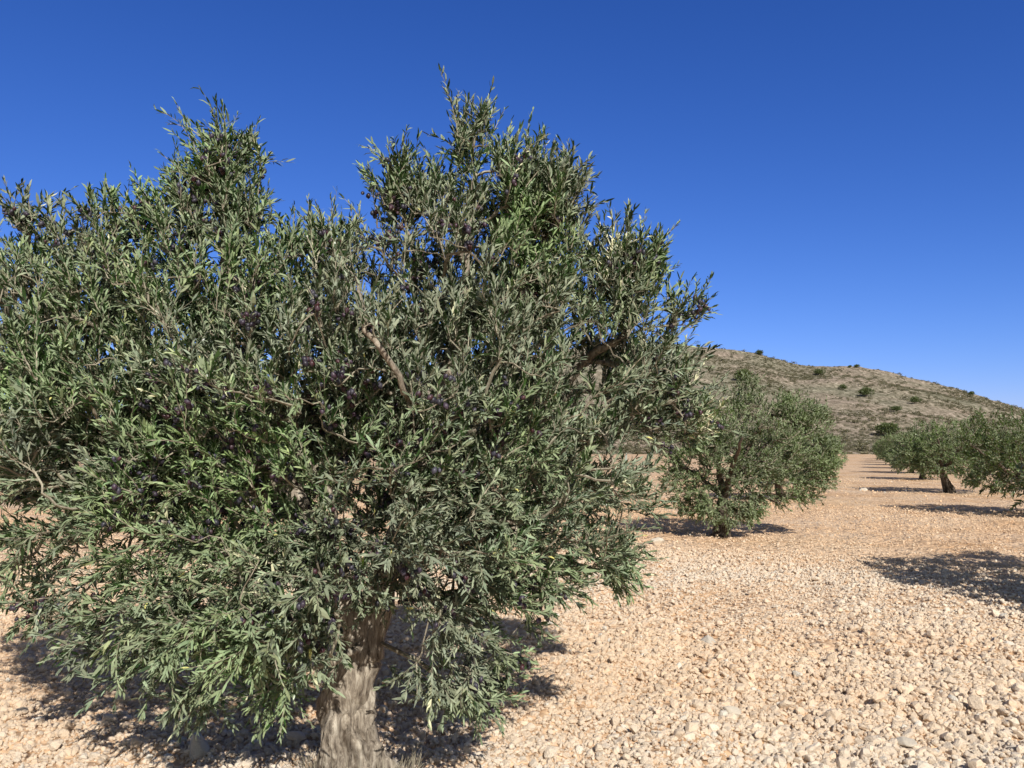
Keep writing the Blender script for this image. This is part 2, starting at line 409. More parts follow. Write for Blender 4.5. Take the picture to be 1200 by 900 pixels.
# keep the trunk's lower part in view
u_rel = pts - np.array([0, -.45, .45])
mask = ~((np.abs(pts[:, 0] - .03) < .22) & (pts[:, 1] < .35) & (pts[:, 2] < .46 + .2 * rng.random(len(pts)))) & (pts[:, 2] > .2)
pts = pts[mask]
A, par, n0 = grow(skel, pts)
rs = {1: .07, 2: .06}
for s0, nm in limb_start.items():
    L = [j for j in range(s0, n0) if (j == s0 or par[j] == j - 1)]
    k = 0; j = s0
    big = {'a': .072, 'b': .045, 'c': .066, 'd': .045, 'e': .014, 'f': .014, 'g': .016, 'h': .024}[nm]
    while j < n0 and (j == s0 or (par[j] == j - 1 and j not in limb_start)):
        rs[j] = big * max(.3, 1 - .19 * k); k += 1; j += 1
def limb_of(i):
    while i > 2:
        if i in limb_start and i < n0: return limb_start[i]
        i = par[i]
    return 'a'
accs = {nm: Acc() for nm in limb_start.values()}; twig = Acc()
def acc_for(i, r):
    if r > .011 or i < n0: return accs[limb_of(i)], 0
    return twig, 0
# the two trunk edges are drawn by the trunk mesh; they are tiny tubes inside it
branch_edges(A, par, n0, acc_for, rskel=rs)
for nm, ac in accs.items():
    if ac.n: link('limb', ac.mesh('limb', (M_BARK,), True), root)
me, P_main = crown_mesh('crown', A, par, n0, np.array([0, 0, 1.2]), 4, .185, 15, .045, .0084, M_LEAF, tint_main, twig, zmid=1.35, up=1.15, droop=.45)
link('crown', me, root)
tl = [(0.0, 0, -.08), (0, 0, 0), tuple(lp(404, 850, Y0) * np.array([1, 0, 1])), tuple(lp(408, 800, Y0) * np.array([1, 0, 1])), tuple(lp(422, 750, Y0)), tuple(lp(436, 705, Y0))]
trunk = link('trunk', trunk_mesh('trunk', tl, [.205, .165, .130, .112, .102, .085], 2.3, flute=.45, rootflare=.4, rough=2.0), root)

# dry upright suckers at the foot of the trunk
ac = Acc()
for k in range(230):
    a = rng.uniform(-PI * .98, .15) if k < 560 else rng.uniform(0, 2 * PI)
    rr = rng.uniform(.19, .26); b = np.array([math.cos(a) * rr * 1.15 + .03, math.sin(a) * rr, -.02]); h = rng.uniform(.04, .17)
    lean = np.array([math.cos(a) * .25, math.sin(a) * .25, 1]) + rng.normal(size=3) * .22
    t = np.linspace(0, 1, 5)[:, None]; P = b + norm(lean) * h * t + rng.normal(size=3) * .02 * t ** 2
    V, q = tube_arrays(P, np.linspace(.0030, .001, 5), 4); ac.add(V, q)
o = link('suckers', ac.mesh('suckers', (M_TWIG,)), root); o['kind'] = 'stuff'

# olives: hang in loose clusters on the shoots
def olive_proto(seed, c):
    r_ = np.random.default_rng(seed); V = []; L = []
    ns, nr = 10, 7
    th = np.linspace(0, PI, nr); a = np.linspace(0, 2 * PI, ns, endpoint=False)
    V = np.stack([np.sin(th)[:, None] * np.cos(a) * .0068, np.sin(th)[:, None] * np.sin(a) * .0068, -np.cos(th)[:, None] * .0095 * np.ones(ns) - .012 + .0015 * np.sin(th * 2)[:, None]], -1).reshape(-1, 3)
    i = np.arange(nr - 1)[:, None]; j = np.arange(ns)[None]
    q = np.stack([i * ns + j, i * ns + (j + 1) % ns, (i + 1) * ns + (j + 1) % ns, (i + 1) * ns + j], -1).reshape(-1, 4)
    return V * 1.6, q
OV, OQ = olive_proto(1, None)
ocols = [(.022, .016, .028, 1), (.035, .022, .04, 1), (.05, .022, .04, 1), (.018, .018, .026, 1), (.06, .016, .02, 1), (.05, .045, .065, 1)]
sel = np.flatnonzero((P_main[:, 3, 1] < .3))
# olives come in patches of the crown
den = fbm(P_main[sel, 3, 0] * 2.2, P_main[sel, 3, 2] * 2.2 + 3, 2, 9); sel = sel[den > .50]
sel = rng.permutation(sel)[:1000]
placed = []
for i in sel:
    k = rng.integers(2, 9); sg = rng.integers(1, 4)
    for _ in range(k):
        placed.append((P_main[i, sg] + rng.normal(size=3) * np.array([.017, .017, .012]), rng.integers(0, 6)))
top_fruit = P_main[np.flatnonzero((np.abs(P_main[:, 3, 0] - blobs[5][0]) < .5) & (P_main[:, 3, 2] > 2.3) | (P_main[:, 3, 2] > 2.55))]
for i in rng.permutation(len(top_fruit))[:70]:
    for _ in range(rng.integers(1, 5)): placed.append((top_fruit[i, 2] + rng.normal(size=3) * .016, rng.integers(0, 6)))
pp = np.array([p for p, _ in placed]); dist = np.linalg.norm(pp + BM - np.array([0, 0, CAM_H]), axis=1)
order = np.argsort(dist)
omeshes = []
for c in ocols:
    a_ = Acc(); a_.add(OV, OQ, np.array(c)); omeshes.append(a_.mesh('olive', (M_OLIVE,), True))
rest = Acc(); cnt = 0
for k in order:
    p, ci = placed[k]; e = Euler((rng.normal() * .5, rng.normal() * .5, rng.uniform(0, 6))); s = rng.uniform(.8, 1.25)
    if cnt < 100:
        o = link('olive', omeshes[ci], root, Vector(p)); o.rotation_euler = e; o.scale = (s, s, s); cnt += 1
    else:
        Rm = np.array(e.to_matrix()); rest.add(OV * s @ Rm.T + p, OQ, np.array(ocols[ci]))
o = link('olives', rest.mesh('olives', (M_OLIVE,), True), root); o['kind'] = 'stuff'

# ================================================================== GROUND
def ground_h(x, y):
    r = np.hypot(x, y)
    far = np.clip((y - 50) / 250, 0, 1) * 1.0
    near = 1 / (1 + (r / 30) ** 2)
    # broad tillage ridges across the rows
    s = x * .917 - y * .4
    ridg = np.sin(s * 2 * PI / .9 + 3 * fbm(x * .3, y * .3, 2, 5)) * .012
    return far + near * (ridg + (fbm(x * 1.1, y * 1.1, 3, 2) - .5) * .10 + (fbm(x * 9, y * 9, 2, 7) - .5) * .055)
th_f = np.linspace(-math.radians(42), math.radians(42), 620); th_b = np.linspace(math.radians(42), math.radians(318), 92)[1:-1]
th = np.concatenate([th_f, th_b]); rr = np.concatenate([np.geomspace(.4, 60, 420), np.geomspace(60, 5000, 60)[1:]])
TH, RR = np.meshgrid(th, rr); GX = RR * np.sin(TH); GY = RR * np.cos(TH); GZ = ground_h(GX, GY)
nt_, nr_ = len(th), len(rr)
V = np.stack([GX, GY, GZ], -1).reshape(-1, 3); i = np.arange(nr_ - 1)[:, None]; j = np.arange(nt_)[None]
q = np.stack([i * nt_ + j, i * nt_ + (j + 1) % nt_, (i + 1) * nt_ + (j + 1) % nt_, (i + 1) * nt_ + j], -1).reshape(-1, 4)[:, ::-1]
V = np.concatenate([V, [[0, 0, 0]]]); cap = np.stack([np.full(nt_, len(V) - 1), (np.arange(nt_) + 1) % nt_, np.arange(nt_)], 1)

def soil_colour(nt, L, vec):
    """warm sandy soil with broad patches; shared by ground and stones"""
    n1 = N(nt, 'ShaderNodeTexNoise', Scale=.42, Detail=4, Roughness=.6); L(vec, n1.inputs[0])
    return n1.outputs[0]
m, nt, out = new_mat('tilled_soil'); L = nt.links.new; M_SOIL = m
tc = N(nt, 'ShaderNodeTexCoord')
n1 = N(nt, 'ShaderNodeTexNoise', Scale=.42, Detail=4, Roughness=.6); L(tc.outputs['Object'], n1.inputs[0])
n2 = N(nt, 'ShaderNodeTexNoise', Scale=9, Detail=6, Roughness=.7); L(tc.outputs['Object'], n2.inputs[0])
vo = N(nt, 'ShaderNodeTexVoronoi', Scale=15); vo.inputs['Randomness'].default_value = 1; L(tc.outputs['Object'], vo.inputs['Vector'])
vo2 = N(nt, 'ShaderNodeTexVoronoi', Scale=5.5); L(tc.outputs['Object'], vo2.inputs['Vector'])
c1 = ramp(nt, n1.outputs[0], [(.3, (.66, .42, .235)), (.55, (.78, .58, .40)), (.8, (.82, .67, .51))])
c2 = ramp(nt, n2.outputs[0], [(.3, (.72, .68, .66)), (.7, (1.1, 1.1, 1.1))])
c3 = ramp(nt, vo.outputs['Distance'], [(0, (1.1, 1.1, 1.1)), (.55, (.98, .97, .96)), (.85, (.62, .55, .5))])  # shade in the gaps between clods painted into the soil colour
vb = ramp(nt, vo2.outputs['Color'], [(0, (.86, .84, .82)), (1, (1.14, 1.13, 1.12))])
c = mixc(nt, c1, c2, .8, 'MULTIPLY'); c = mixc(nt, c, c3, .8, 'MULTIPLY'); c = mixc(nt, c, vb, .7, 'MULTIPLY')
p = N(nt, 'ShaderNodeBsdfPrincipled', Roughness=.95); p.inputs['Specular IOR Level'].default_value = .08; L(c, p.inputs['Base Color'])
b1 = N(nt, 'ShaderNodeBump', Strength=.9, Distance=.03, invert=True); L(vo.outputs['Distance'], b1.inputs['Height'])
b2 = N(nt, 'ShaderNodeBump', Strength=.6, Distance=.02); L(n2.outputs[0], b2.inputs['Height']); L(b1.outputs[0], b2.inputs['Normal'])
b3 = N(nt, 'ShaderNodeBump', Strength=.6, Distance=.06, invert=True); L(vo2.outputs['Distance'], b3.inputs['Height']); L(b2.outputs[0], b3.inputs['Normal'])
L(b3.outputs[0], p.inputs['Normal']); L(p.outputs[0], out.inputs[0])
g = link('ground', mesh_np('ground', V, np.concatenate([q.ravel(), cap.ravel()]), np.concatenate([np.full(len(q), 4), np.full(nt_, 3)]), True, None, (M_SOIL,)))
g['kind'] = 'structure'

# ------------------------------------------------------------------ stones and clods
m, nt, out = new_mat('stone'); L = nt.links.new; M_STONE = m
att = N(nt, 'ShaderNodeAttribute', attribute_name='tint'); att.attribute_type = 'INSTANCER'
tc = N(nt, 'ShaderNodeTexCoord'); n2 = N(nt, 'ShaderNodeTexNoise', Scale=3.0, Detail=6, Roughness=.7); L(tc.outputs['Object'], n2.inputs[0])
c2 = ramp(nt, n2.outputs[0], [(.3, (.92, .88, .83)), (.7, (1.08, 1.08, 1.08))])
c = mixc(nt, att.outputs[0], c2, .9, 'MULTIPLY')
p = N(nt, 'ShaderNodeBsdfPrincipled', Roughness=.95); p.inputs['Specular IOR Level'].default_value = .1; L(c, p.inputs['Base Color'])
b = N(nt, 'ShaderNodeBump', Strength=.5, Distance=.15); L(n2.outputs[0], b.inputs['Height']); L(b.outputs[0], p.inputs['Normal']); L(p.outputs[0], out.inputs[0])
m, nt, out = new_mat('pale_rock'); L = nt.links.new; M_ROCK = m
tc = N(nt, 'ShaderNodeTexCoord'); n2 = N(nt, 'ShaderNodeTexNoise', Scale=14.0, Detail=8, Roughness=.7); L(tc.outputs['Object'], n2.inputs[0])
c = ramp(nt, n2.outputs[0], [(.3, (.60, .51, .40)), (.55, (.74, .65, .53)), (.75, (.82, .75, .64))])
p = N(nt, 'ShaderNodeBsdfPrincipled', Roughness=.95); L(c, p.inputs['Base Color'])
b = N(nt, 'ShaderNodeBump', Strength=.6, Distance=.02); L(n2.outputs[0], b.inputs['Height']); L(b.outputs[0], p.inputs['Normal']); L(p.outputs[0], out.inputs[0])

import bmesh
def rock_mesh(name, seed, mat, sub=2, smooth=False, cuts=7):
    r_ = random.Random(seed); bm = bmesh.new(); bmesh.ops.create_icosphere(bm, subdivisions=sub, radius=1)
    pl = []
    for _ in range(cuts):
        d = Vector((r_.gauss(0, 1), r_.gauss(0, 1), r_.gauss(0, .8))).normalized(); pl.append((d, r_.uniform(.45, .85)))
    for v in bm.verts:
        n = v.co.normalized(); s = 1 + .28 * mnoise.noise(n * 1.3 + Vector((seed * 3.1, 0, 0))) + .12 * mnoise.noise(n * 3.5 + Vector((0, seed, 0)))
        c = n * s
        for d, k in pl:
            e = c.dot(d) - k
            if e > 0: c = c - d * e * .92
        v.co = c
    me = bpy.data.meshes.new(name); bm.to_mesh(me); bm.free(); me.materials.append(mat)
    for pgn in me.polygons: pgn.use_smooth = smooth
    return me
def scatter(name, P, rot, scl, idx, tint, protos):
    src = bpy.data.collections.new(name + '_source')
    for k, pm in enumerate(protos):
        o = bpy.data.objects.new('%s_%02d' % (name, k), pm); src.objects.link(o)
    me = bpy.data.meshes.new(name); me.vertices.add(len(P)); me.vertices.foreach_set('co', np.asarray(P, np.float32).ravel())
    for k, typ, data, f, dt in (('rot', 'FLOAT_VECTOR', rot, 'vector', np.float32), ('scl', 'FLOAT_VECTOR', scl, 'vector', np.float32), ('idx', 'INT', idx, 'value', np.int32), ('tint', 'FLOAT_COLOR', tint, 'color', np.float32)):
        a = me.attributes.new(k, typ, 'POINT'); a.data.foreach_set(f, np.asarray(data, dt).ravel())
    ng = bpy.data.node_groups.new(name, 'GeometryNodeTree')
    ng.interface.new_socket('Geometry', in_out='INPUT', socket_type='NodeSocketGeometry'); ng.interface.new_socket('Geometry', in_out='OUTPUT', socket_type='NodeSocketGeometry')
    gi = ng.nodes.new('NodeGroupInput'); go = ng.nodes.new('NodeGroupOutput')
    ci = ng.nodes.new('GeometryNodeCollectionInfo'); ci.inputs[0].default_value = src; ci.inputs[1].default_value = True; ci.inputs[2].default_value = True
    ip = ng.nodes.new('GeometryNodeInstanceOnPoints'); ip.inputs['Pick Instance'].default_value = True
    def na(nm, t):
        n = ng.nodes.new('GeometryNodeInputNamedAttribute'); n.data_type = t; n.inputs[0].default_value = nm; return n.outputs[0]
    er = ng.nodes.new('FunctionNodeEulerToRotation'); Lk = ng.links.new
    Lk(na('rot', 'FLOAT_VECTOR'), er.inputs[0]); Lk(er.outputs[0], ip.inputs['Rotation']); Lk(na('scl', 'FLOAT_VECTOR'), ip.inputs['Scale'])
    Lk(na('idx', 'INT'), ip.inputs['Instance Index']); Lk(gi.outputs[0], ip.inputs['Points']); Lk(ci.outputs[0], ip.inputs['Instance']); Lk(ip.outputs[0], go.inputs[0])
    o = link(name, me); md = o.modifiers.new('scatter', 'NODES'); md.node_group = ng
    return o
protos = [rock_mesh('stone', s, M_STONE) for s in range(14)]
def wedge(n, r0, r1, half=41, pw=1.0):
    r = np.sqrt(rng.uniform(r0 ** 2, r1 ** 2, n)); t = np.radians(rng.uniform(-half, half, n))
    return r * np.sin(t), r * np.cos(t)
def stones(n, r0, r1, smean, ssd, smax):
    x, y = wedge(n, r0, r1)
    s = np.clip(rng.lognormal(math.log(smean), ssd, n), smean * .4, smax)
    return x, y, s
sets = [stones(90000, 2.6, 7, .0105, .45, .045), stones(95000, 7, 13, .0118, .42, .045), stones(60000, 13, 24, .0135, .4, .05), stones(16000, 24, 48, .02, .4, .07)]
x = np.concatenate([s[0] for s in sets]); y = np.concatenate([s[1] for s in sets]); s = np.concatenate([s[2] for s in sets])
coarse = fbm(x * .35 + 4, y * .35, 3, 21)                      # where the clods are coarse
right = np.clip((x - .5) / 3, 0, 1) * np.clip((8 - y) / 4, 0, 1)
s = s * (.55 + .9 * coarse + .12 * right)
big = rng.random(len(s)) < .012; s = np.where(big, s * rng.uniform(1.3, 2.0, len(s)), s); s = np.minimum(s, .05 + y * .001)
n = len(x); z = ground_h(x, y) + s * rng.uniform(-.15, .75, n)
fl = rng.uniform(.55, .95, n)
scl = np.stack([s * rng.uniform(.8, 1.35, n), s * rng.uniform(.8, 1.2, n), s * fl], 1)
rot = np.stack([rng.normal(0, .45, n), rng.normal(0, .45, n), rng.uniform(0, 6.28, n)], 1)
g1 = np.clip(fbm(x * .5, y * .5, 3, 31) * 2.2 - .6, 0, 1) * .5 + .45 * right + rng.normal(.12, .2, n); g1 = np.clip(g1, 0, 1)[:, None]
s = s * np.where(y > 8, .85, 1.0); scl *= np.where(y > 8, .85, 1.0)[:, None]
warm = np.array([.86, .70, .54]); pale = np.array([.89, .81, .70])
band = (np.clip(fbm(x * .12 + 9, y * .35, 3, 77) * 4 - 1.9, 0, 1) * .6 + np.clip((y - 9.5) / 5, 0, 1) * .75).clip(0, 1)[:, None]; g1 = g1 * (1 - .7 * band)
colr = (warm * (1 - g1) + pale * g1) * (1 - band * np.array([.02, .13, .25])) * np.clip(rng.normal(1, .07, n), .8, 1.2)[:, None]
wh = rng.random(n) < .02; colr[wh] = np.array([.86, .80, .70])
tint = np.concatenate([colr, np.ones((n, 1))], 1)
o = scatter('gravel', np.stack([x, y, z], 1), rot, scl, rng.integers(0, 14, n), tint, protos)
tag(o, 'pale stones and dry clods covering the tilled field', 'gravel', kind='stuff')

for k, (u, v, sz, lab, sq) in enumerate([(771, 637, .13, 'white rounded rock left of the second olive tree', .6), (829, 753, .10, 'flat buff stone in the gravel below the second tree', .45),
        (232, 882, .10, 'rounded beige stone in the shade at the left of the near trunk', .8), (1011, 575, .24, 'pale stone on the dirt at the end of a tree shadow', .4),
        (1058, 870, .07, 'flat grey slab among the coarse stones at bottom right', .35), (858, 838, .06, 'angular beige rock in the foreground gravel', .7),
        (1100, 597, .17, 'small white stone beside the shadow under the right row', .5), (994, 528.5, .9, 'far white rock at the end of the field below the hill', .6)]):
    p = gp(u, v)
    if v < 530: p = Vector(((u - 600) / F * 170, 170, ground_h(np.array([70.]), np.array([170.]))[0]))
    o = link('rock', rock_mesh('rock', 50 + k, M_ROCK, 4, True, 9), None, (p.x, p.y, p.z + sz * sq * .3)); o.scale = (sz, sz * .8, sz * sq); o.rotation_euler.z = k * 1.3
    tag(o, lab, 'rock', 'loose rocks on the field')

# ================================================================== HILL
RID_U = [-900, -300, 100, 400, 600, 700, 760, 805, 850, 890, 935, 970, 1010, 1050, 1080, 1120, 1165, 1200, 1300, 1500, 1900]
RID_V = [523, 515, 492, 455, 418, 404, 401, 403, 408, 413, 427, 428, 429, 437, 444, 455, 470, 480, 505, 519, 524]
R0, R1 = 150., 330.
def hill_h(x, y):
    u = 600 + F * x / np.maximum(y, 1); v = np.interp(u, RID_U, RID_V)
    d1 = F; H = (525 - v) / F * R1 * 1.0 + 1.6
    t = np.clip((y - R0) / (R1 - R0), 0, 2.2)
    prof = np.where(t <= 1, t ** .95 * (1 - .12 * np.sin(PI * t)), 1 - .35 * (t - 1) ** 2 - .12 * (t - 1))
    w = np.clip(H / 20, 0, 1)
    rel = (fbm(x * .018 + y * .01, y * .018, 4, 41) - .5) * 9 * w * np.clip(t * 4, 0, 1) * (np.clip((1.02 - t) * 3, .12, 1))
    rel += (fbm(x * .12, y * .12, 3, 43) - .5) * 1.6 * w
    return H * prof + rel + .2 - .4
ux = np.linspace(-300, 1500, 420); yy = np.concatenate([np.linspace(148, 345, 170), np.linspace(350, 620, 30)])
UU, YY = np.meshgrid(ux, yy); XX = (UU - 600) / F * YY; ZZ = hill_h(XX, YY)
ZZ[0] = -1
V = np.stack([XX, YY, ZZ], -1).reshape(-1, 3); nu = len(ux); i = np.arange(len(yy) - 1)[:, None]; j = np.arange(nu - 1)[None]
q = np.stack([i * nu + j, i * nu + j + 1, (i + 1) * nu + j + 1, (i + 1) * nu + j], -1).reshape(-1, 4)
m, nt, out = new_mat('stony_hillside'); L = nt.links.new
tc = N(nt, 'ShaderNodeTexCoord')
n1 = N(nt, 'ShaderNodeTexNoise', Scale=.035, Detail=5, Roughness=.6); L(tc.outputs['Object'], n1.inputs[0])
n2 = N(nt, 'ShaderNodeTexNoise', Scale=.75, Detail=8, Roughness=.8); mp = N(nt, 'ShaderNodeMapping'); mp.inputs['Scale'].default_value = (1, .4, 1); L(tc.outputs['Object'], mp.inputs[0]); L(mp.outputs[0], n2.inputs[0])
ca = ramp(nt, n2.outputs[0], [(.38, (.15, .14, .105)), (.48, (.25, .215, .175)), (.57, (.42, .36, .305)), (.7, (.60, .53, .46))])
cb = ramp(nt, n1.outputs[0], [(.35, (.78, .84, .74)), (.65, (1.12, 1.04, 1.0))])
c = mixc(nt, ca, cb, 1.0, 'MULTIPLY')
p = N(nt, 'ShaderNodeBsdfPrincipled', Roughness=1); p.inputs['Specular IOR Level'].default_value = 0; L(c, p.inputs['Base Color'])
b = N(nt, 'ShaderNodeBump', Strength=.7, Distance=.8); L(n2.outputs[0], b.inputs['Height']); L(b.outputs[0], p.inputs['Normal']); L(p.outputs[0], out.inputs[0])
h = link('hill', mesh_np('hill', V, q.ravel(), np.full(len(q), 4), True, None, (m,))); h['kind'] = 'structure'

def clump_mesh(name, seed, n, leaf, mat, shape=(1, 1, .7), lobes=6, asp=.5):
    """leafy clump of radius about 1: small blades over a few lobes"""
    r_ = np.random.default_rng(seed)
    c = norm(r_.normal(size=(lobes, 3))) * r_.uniform(.25, .62, (lobes, 1)); c[:, 2] = np.abs(c[:, 2]) * .9
    R = r_.uniform(.3, .5, lobes); k = r_.integers(0, lobes, n)
    d = norm(r_.normal(size=(n, 3))); P = c[k] + d * (R[k] * r_.uniform(.55, 1.05, n))[:, None]
    P = P * np.array(shape); P[:, 2] += .25 * shape[2]
    D = norm(d + r_.normal(size=(n, 3)) * .7); W = norm(np.cross(D, r_.normal(size=(n, 3))))
    l = leaf * r_.uniform(.6, 1.4, (n, 1))
    V = np.stack([P, P + D * l * .5 + W * l * asp * .5, P + D * l, P + D * l * .5 - W * l * asp * .5], 1).reshape(-1, 3)
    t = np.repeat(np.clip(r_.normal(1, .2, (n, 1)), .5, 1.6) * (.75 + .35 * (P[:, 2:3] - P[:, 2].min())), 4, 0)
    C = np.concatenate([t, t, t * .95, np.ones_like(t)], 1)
    return mesh_np(name, V, np.arange(4 * n), np.full(n, 4), False, {'tint': ('FLOAT_COLOR', C)}, (mat,))
# low scrub that covers the slope
n = 52000
y = rng.uniform(150, 345, n * 3); x = (rng.uniform(-300, 1350, n * 3) - 600) / F * y
dn = fbm(x * .05, y * .05, 3, 61) + .35 * np.clip((205 - y) / 45, 0, 1); kp = rng.random(len(x)) < np.clip((dn - .33) * 3, .05, 1); x = x[kp][:n]; y = y[kp][:n]; n = len(x)
z = hill_h(x, y); s = np.clip(rng.lognormal(math.log(.45), .5, n), .16, 1.7)
sc = np.stack([s, s, s * rng.uniform(.55, .9, n)], 1)
# scrub meshes need their own tint from instancer too, so the clumps carry it in the mesh
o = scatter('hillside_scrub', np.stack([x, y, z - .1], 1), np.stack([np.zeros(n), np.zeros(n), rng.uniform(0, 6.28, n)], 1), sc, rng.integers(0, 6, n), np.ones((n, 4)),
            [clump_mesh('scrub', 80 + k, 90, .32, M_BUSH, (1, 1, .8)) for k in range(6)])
tag(o, 'low grey green scrub spread over the stony hillside', 'scrub', kind='stuff')

def hit_hill(u, v):
    d = ray(u, v); ys = np.linspace(150, 345, 1500); t = ys / d.y
    zz = CAM_H + d.z * t; hh = hill_h(d.x * t, ys); k = np.argmax(hh >= zz)
    if not (hh >= zz).any(): k = int(np.argmin(zz - hh))
    return Vector((d.x * t[k], ys[k], float(hh[k])))
stem_acc = Acc(); t = np.linspace(-.3, .5, 4)[:, None]; V, q = tube_arrays(np.array([0, 0, 1]) * t + np.array([.02, 0, 0]) * t, np.array([.10, .08, .07, .05]), 7); stem_acc.add(V, q); M_STEM = stem_acc.mesh('trunk', (M_DARKBARK,))
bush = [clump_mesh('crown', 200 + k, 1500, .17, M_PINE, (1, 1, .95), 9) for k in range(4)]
for k, (u, v, r, lab) in enumerate([
        (890, 416, 1.9, 'small dark round pine on the hill skyline left of the dip'), (871, 446, 3.4, 'dark green pine just above the second olive tree'),
        (960, 440, 2.4, 'green bush on the slope just below the skyline dip'), (1015, 465, 2.4, 'dark green bush halfway down the middle of the slope'),
        (1004, 431, 1.3, 'tiny paired shrub on the skyline above the slope'), (996, 431, 1.0, 'tiny shrub left of its twin on the skyline'), (1039, 512, 3.0, 'bright green pine at the hill foot above the olive row'),
        (1138, 464, 1.6, 'lone dark bush on the falling right skyline'), (1072, 473, 1.8, 'grey green shrub on the right half of the slope'),
        (818, 401, 1.0, 'small shrub on the skyline beside the near tree crown'), (1050, 483, 1.6, 'flat green shrub low on the slope above the right row'),
        (988, 457, 1.5, 'low bush left of the middle slope bush')]):
    p = hit_hill(u, v); root_b = empty('hill_bush' if r < 2.3 else 'pine_tree', p, k * 1.1)
    tag(root_b, lab, 'bush' if r < 2.3 else 'pine tree', 'bushes dotted over the hill')
    c = link('crown', bush[k % 4], root_b); c.scale = (r, r, r * .85); c.location.z = r * .25
    c = link('trunk', M_STEM, root_b); c.scale = (r, r, r)

# ================================================================== OTHER OLIVE TREES
def tint_far(B, n, K, keep):
    lo = rng.normal(1, .2, (n, K)) * rng.normal(1, .16, (n, 1))
    fresh = np.clip(fbm(B[..., 0] * 1.6 + 5, B[..., 2] * 1.6 + B[..., 1], 2, 3) * 2 - .7, 0, 1)
    return np.stack([lo * (1 - .05 * fresh), lo * (1 + .12 * fresh), lo * (1 - .3 * fresh), np.ones_like(lo)], -1)[keep].clip(.3, 3)
def olive_variant(seed, blobs, npts, shoots, slen, per, ln, wd, lean=(0, 0), stems=None, rt=.17):
    global rng, limb_start
    limb_start = {3 + 3 * k: 1 for k in range(6)}
    rng = np.random.default_rng(seed)
    f = np.array([lean[0], lean[1], .62]); sk = [((0, 0, 0), 0), (tuple(f * .5), 0), (tuple(f), 1)]
    rs = {1: .11, 2: .09}
    for k in range(6):
        a = k * PI / 3 + rng.normal() * .3; p = 2
        for t_ in (.25, .6, 1.0):
            rad = (1.35 if k % 2 else .85) * t_; sk.append(((f[0] + math.cos(a) * rad, f[1] + math.sin(a) * rad, .62 + (1.15 if k % 2 else 1.55) * t_ ** .85), p)); p = len(sk) - 1; rs[p] = .062 - .04 * t_
    P = sample_blobs(blobs, npts, .4); nz_ = np.array([mnoise.noise(Vector(p) * 2.2 + Vector((seed, 0, 0))) for p in P]); P = P[(P[:, 2] > .3) & ((nz_ > -.1) | (rng.random(len(P)) < .35))]
    A, par, n0 = grow(sk, P, .3)
    limb_acc, tw = Acc(), Acc()
    branch_edges(A, par, n0, lambda i, r: (limb_acc, 0) if r > .014 or i < n0 else (tw, 0), k=.003, rskel=rs)
    me, _ = crown_mesh('crown', A, par, n0, np.array([0, 0, 1.1]), shoots, slen, per, ln, wd, M_LEAF_FAR, tint_far, tw, zmid=1.3, up=1.0, droop=.7)
    tr = trunk_mesh('trunk', [(0, 0, -.08), (0, 0, 0), tuple(f * .5), tuple(f), tuple(f * 1.15)], [rt * 1.15, rt, rt * .8, rt * .7, rt * .3], seed, 50, 36, rootflare=.35, mat=M_DARKBARK)
    return tr, limb_acc.mesh('limbs', (M_DARKBARK,), True), me
def place_tree(var, loc, rz, s, label, group='olive trees planted in rows'):
    r = empty('olive_tree', loc, rz, s); tag(r, label, 'olive tree', group)
    link('trunk', var[0], r); link('limbs', var[1], r); link('crown', var[2], r); return r

mid = gp(845, 628)
kk = mid.y / F
def mb(u, v, dy, ru, rv, rd, w=1.0): 
    c = np.array(at(u, v, mid.y + dy)) - np.array(mid); return (c[0], c[1], c[2], ru * kk, rd, rv * kk, w)
vmid = olive_variant(301, [mb(890, 520, 0, 85, 55, 1.1), mb(850, 545, 0, 60, 45, .9), mb(935, 535, 0, 45, 35, .7), mb(872, 468, 0, 24, 24, .3, 2.2), mb(915, 482, .1, 16, 14, .2, 3), mb(958, 492, 0, 14, 14, .2, 3), mb(845, 490, 0, 14, 14, .2, 2.5), mb(978, 520, 0, 10, 12, .15, 3), mb(940, 490, 0, 32, 20, .5, 1.5), mb(800, 560, 0, 32, 32, .6), mb(968, 545, 0, 16, 22, .4, 1.5), mb(850, 595, -.3, 42, 20, .5, 3), mb(812, 585, -.1, 26, 16, .4, 2), mb(820, 530, 0, 40, 50, .8), mb(905, 575, 0, 45, 22, .6), mb(950, 575, 0, 25, 18, .4)],
                     1450, 4, .18, 9, .052, .0145, lean=(.05, 0), rt=.16)
place_tree(vmid, mid, 0, 1, 'second olive tree, low and leaning right, standing on its own behind the near one')
def gen_blobs(seed):
    r_ = random.Random(seed); bl = [(0, 0, 1.75, 1.5, 1.5, .8, 1), (0, 0, 1.15, 1.9, 1.8, .5, 1)]
    for k in range(7):
        a = k * .9 + r_.uniform(0, .5); bl.append((math.cos(a) * 1.15, math.sin(a) * 1.15, r_.uniform(.85, 2.1), r_.uniform(.5, .8), r_.uniform(.5, .8), r_.uniform(.4, .6), 1.2))
    return bl
var = [olive_variant(401, gen_blobs(1), 950, 4, .22, 8, .07, .021, lean=(-.22, 0), rt=.18), olive_variant(402, gen_blobs(2), 950, 4, .22, 8, .07, .021, lean=(.12, .05), rt=.16)]
bA = gp(1081, 562); bB = gp(1113, 577); bC = gp(1213, 604)
print('PLACES', tuple(base_main), tuple(mid), tuple(bA), tuple(bB), tuple(bC))
step = Vector((4.6, 10.5, 0))
D = bC - step; D = Vector((D.x - .8, D.y - .80, 0))
def T(k, loc, rz, s, lab): 
    loc = Vector(loc); loc.z = float(ground_h(np.array([loc.x]), np.array([loc.y]))[0]) - .02
    place_tree(var[k], loc, rz, s, lab)
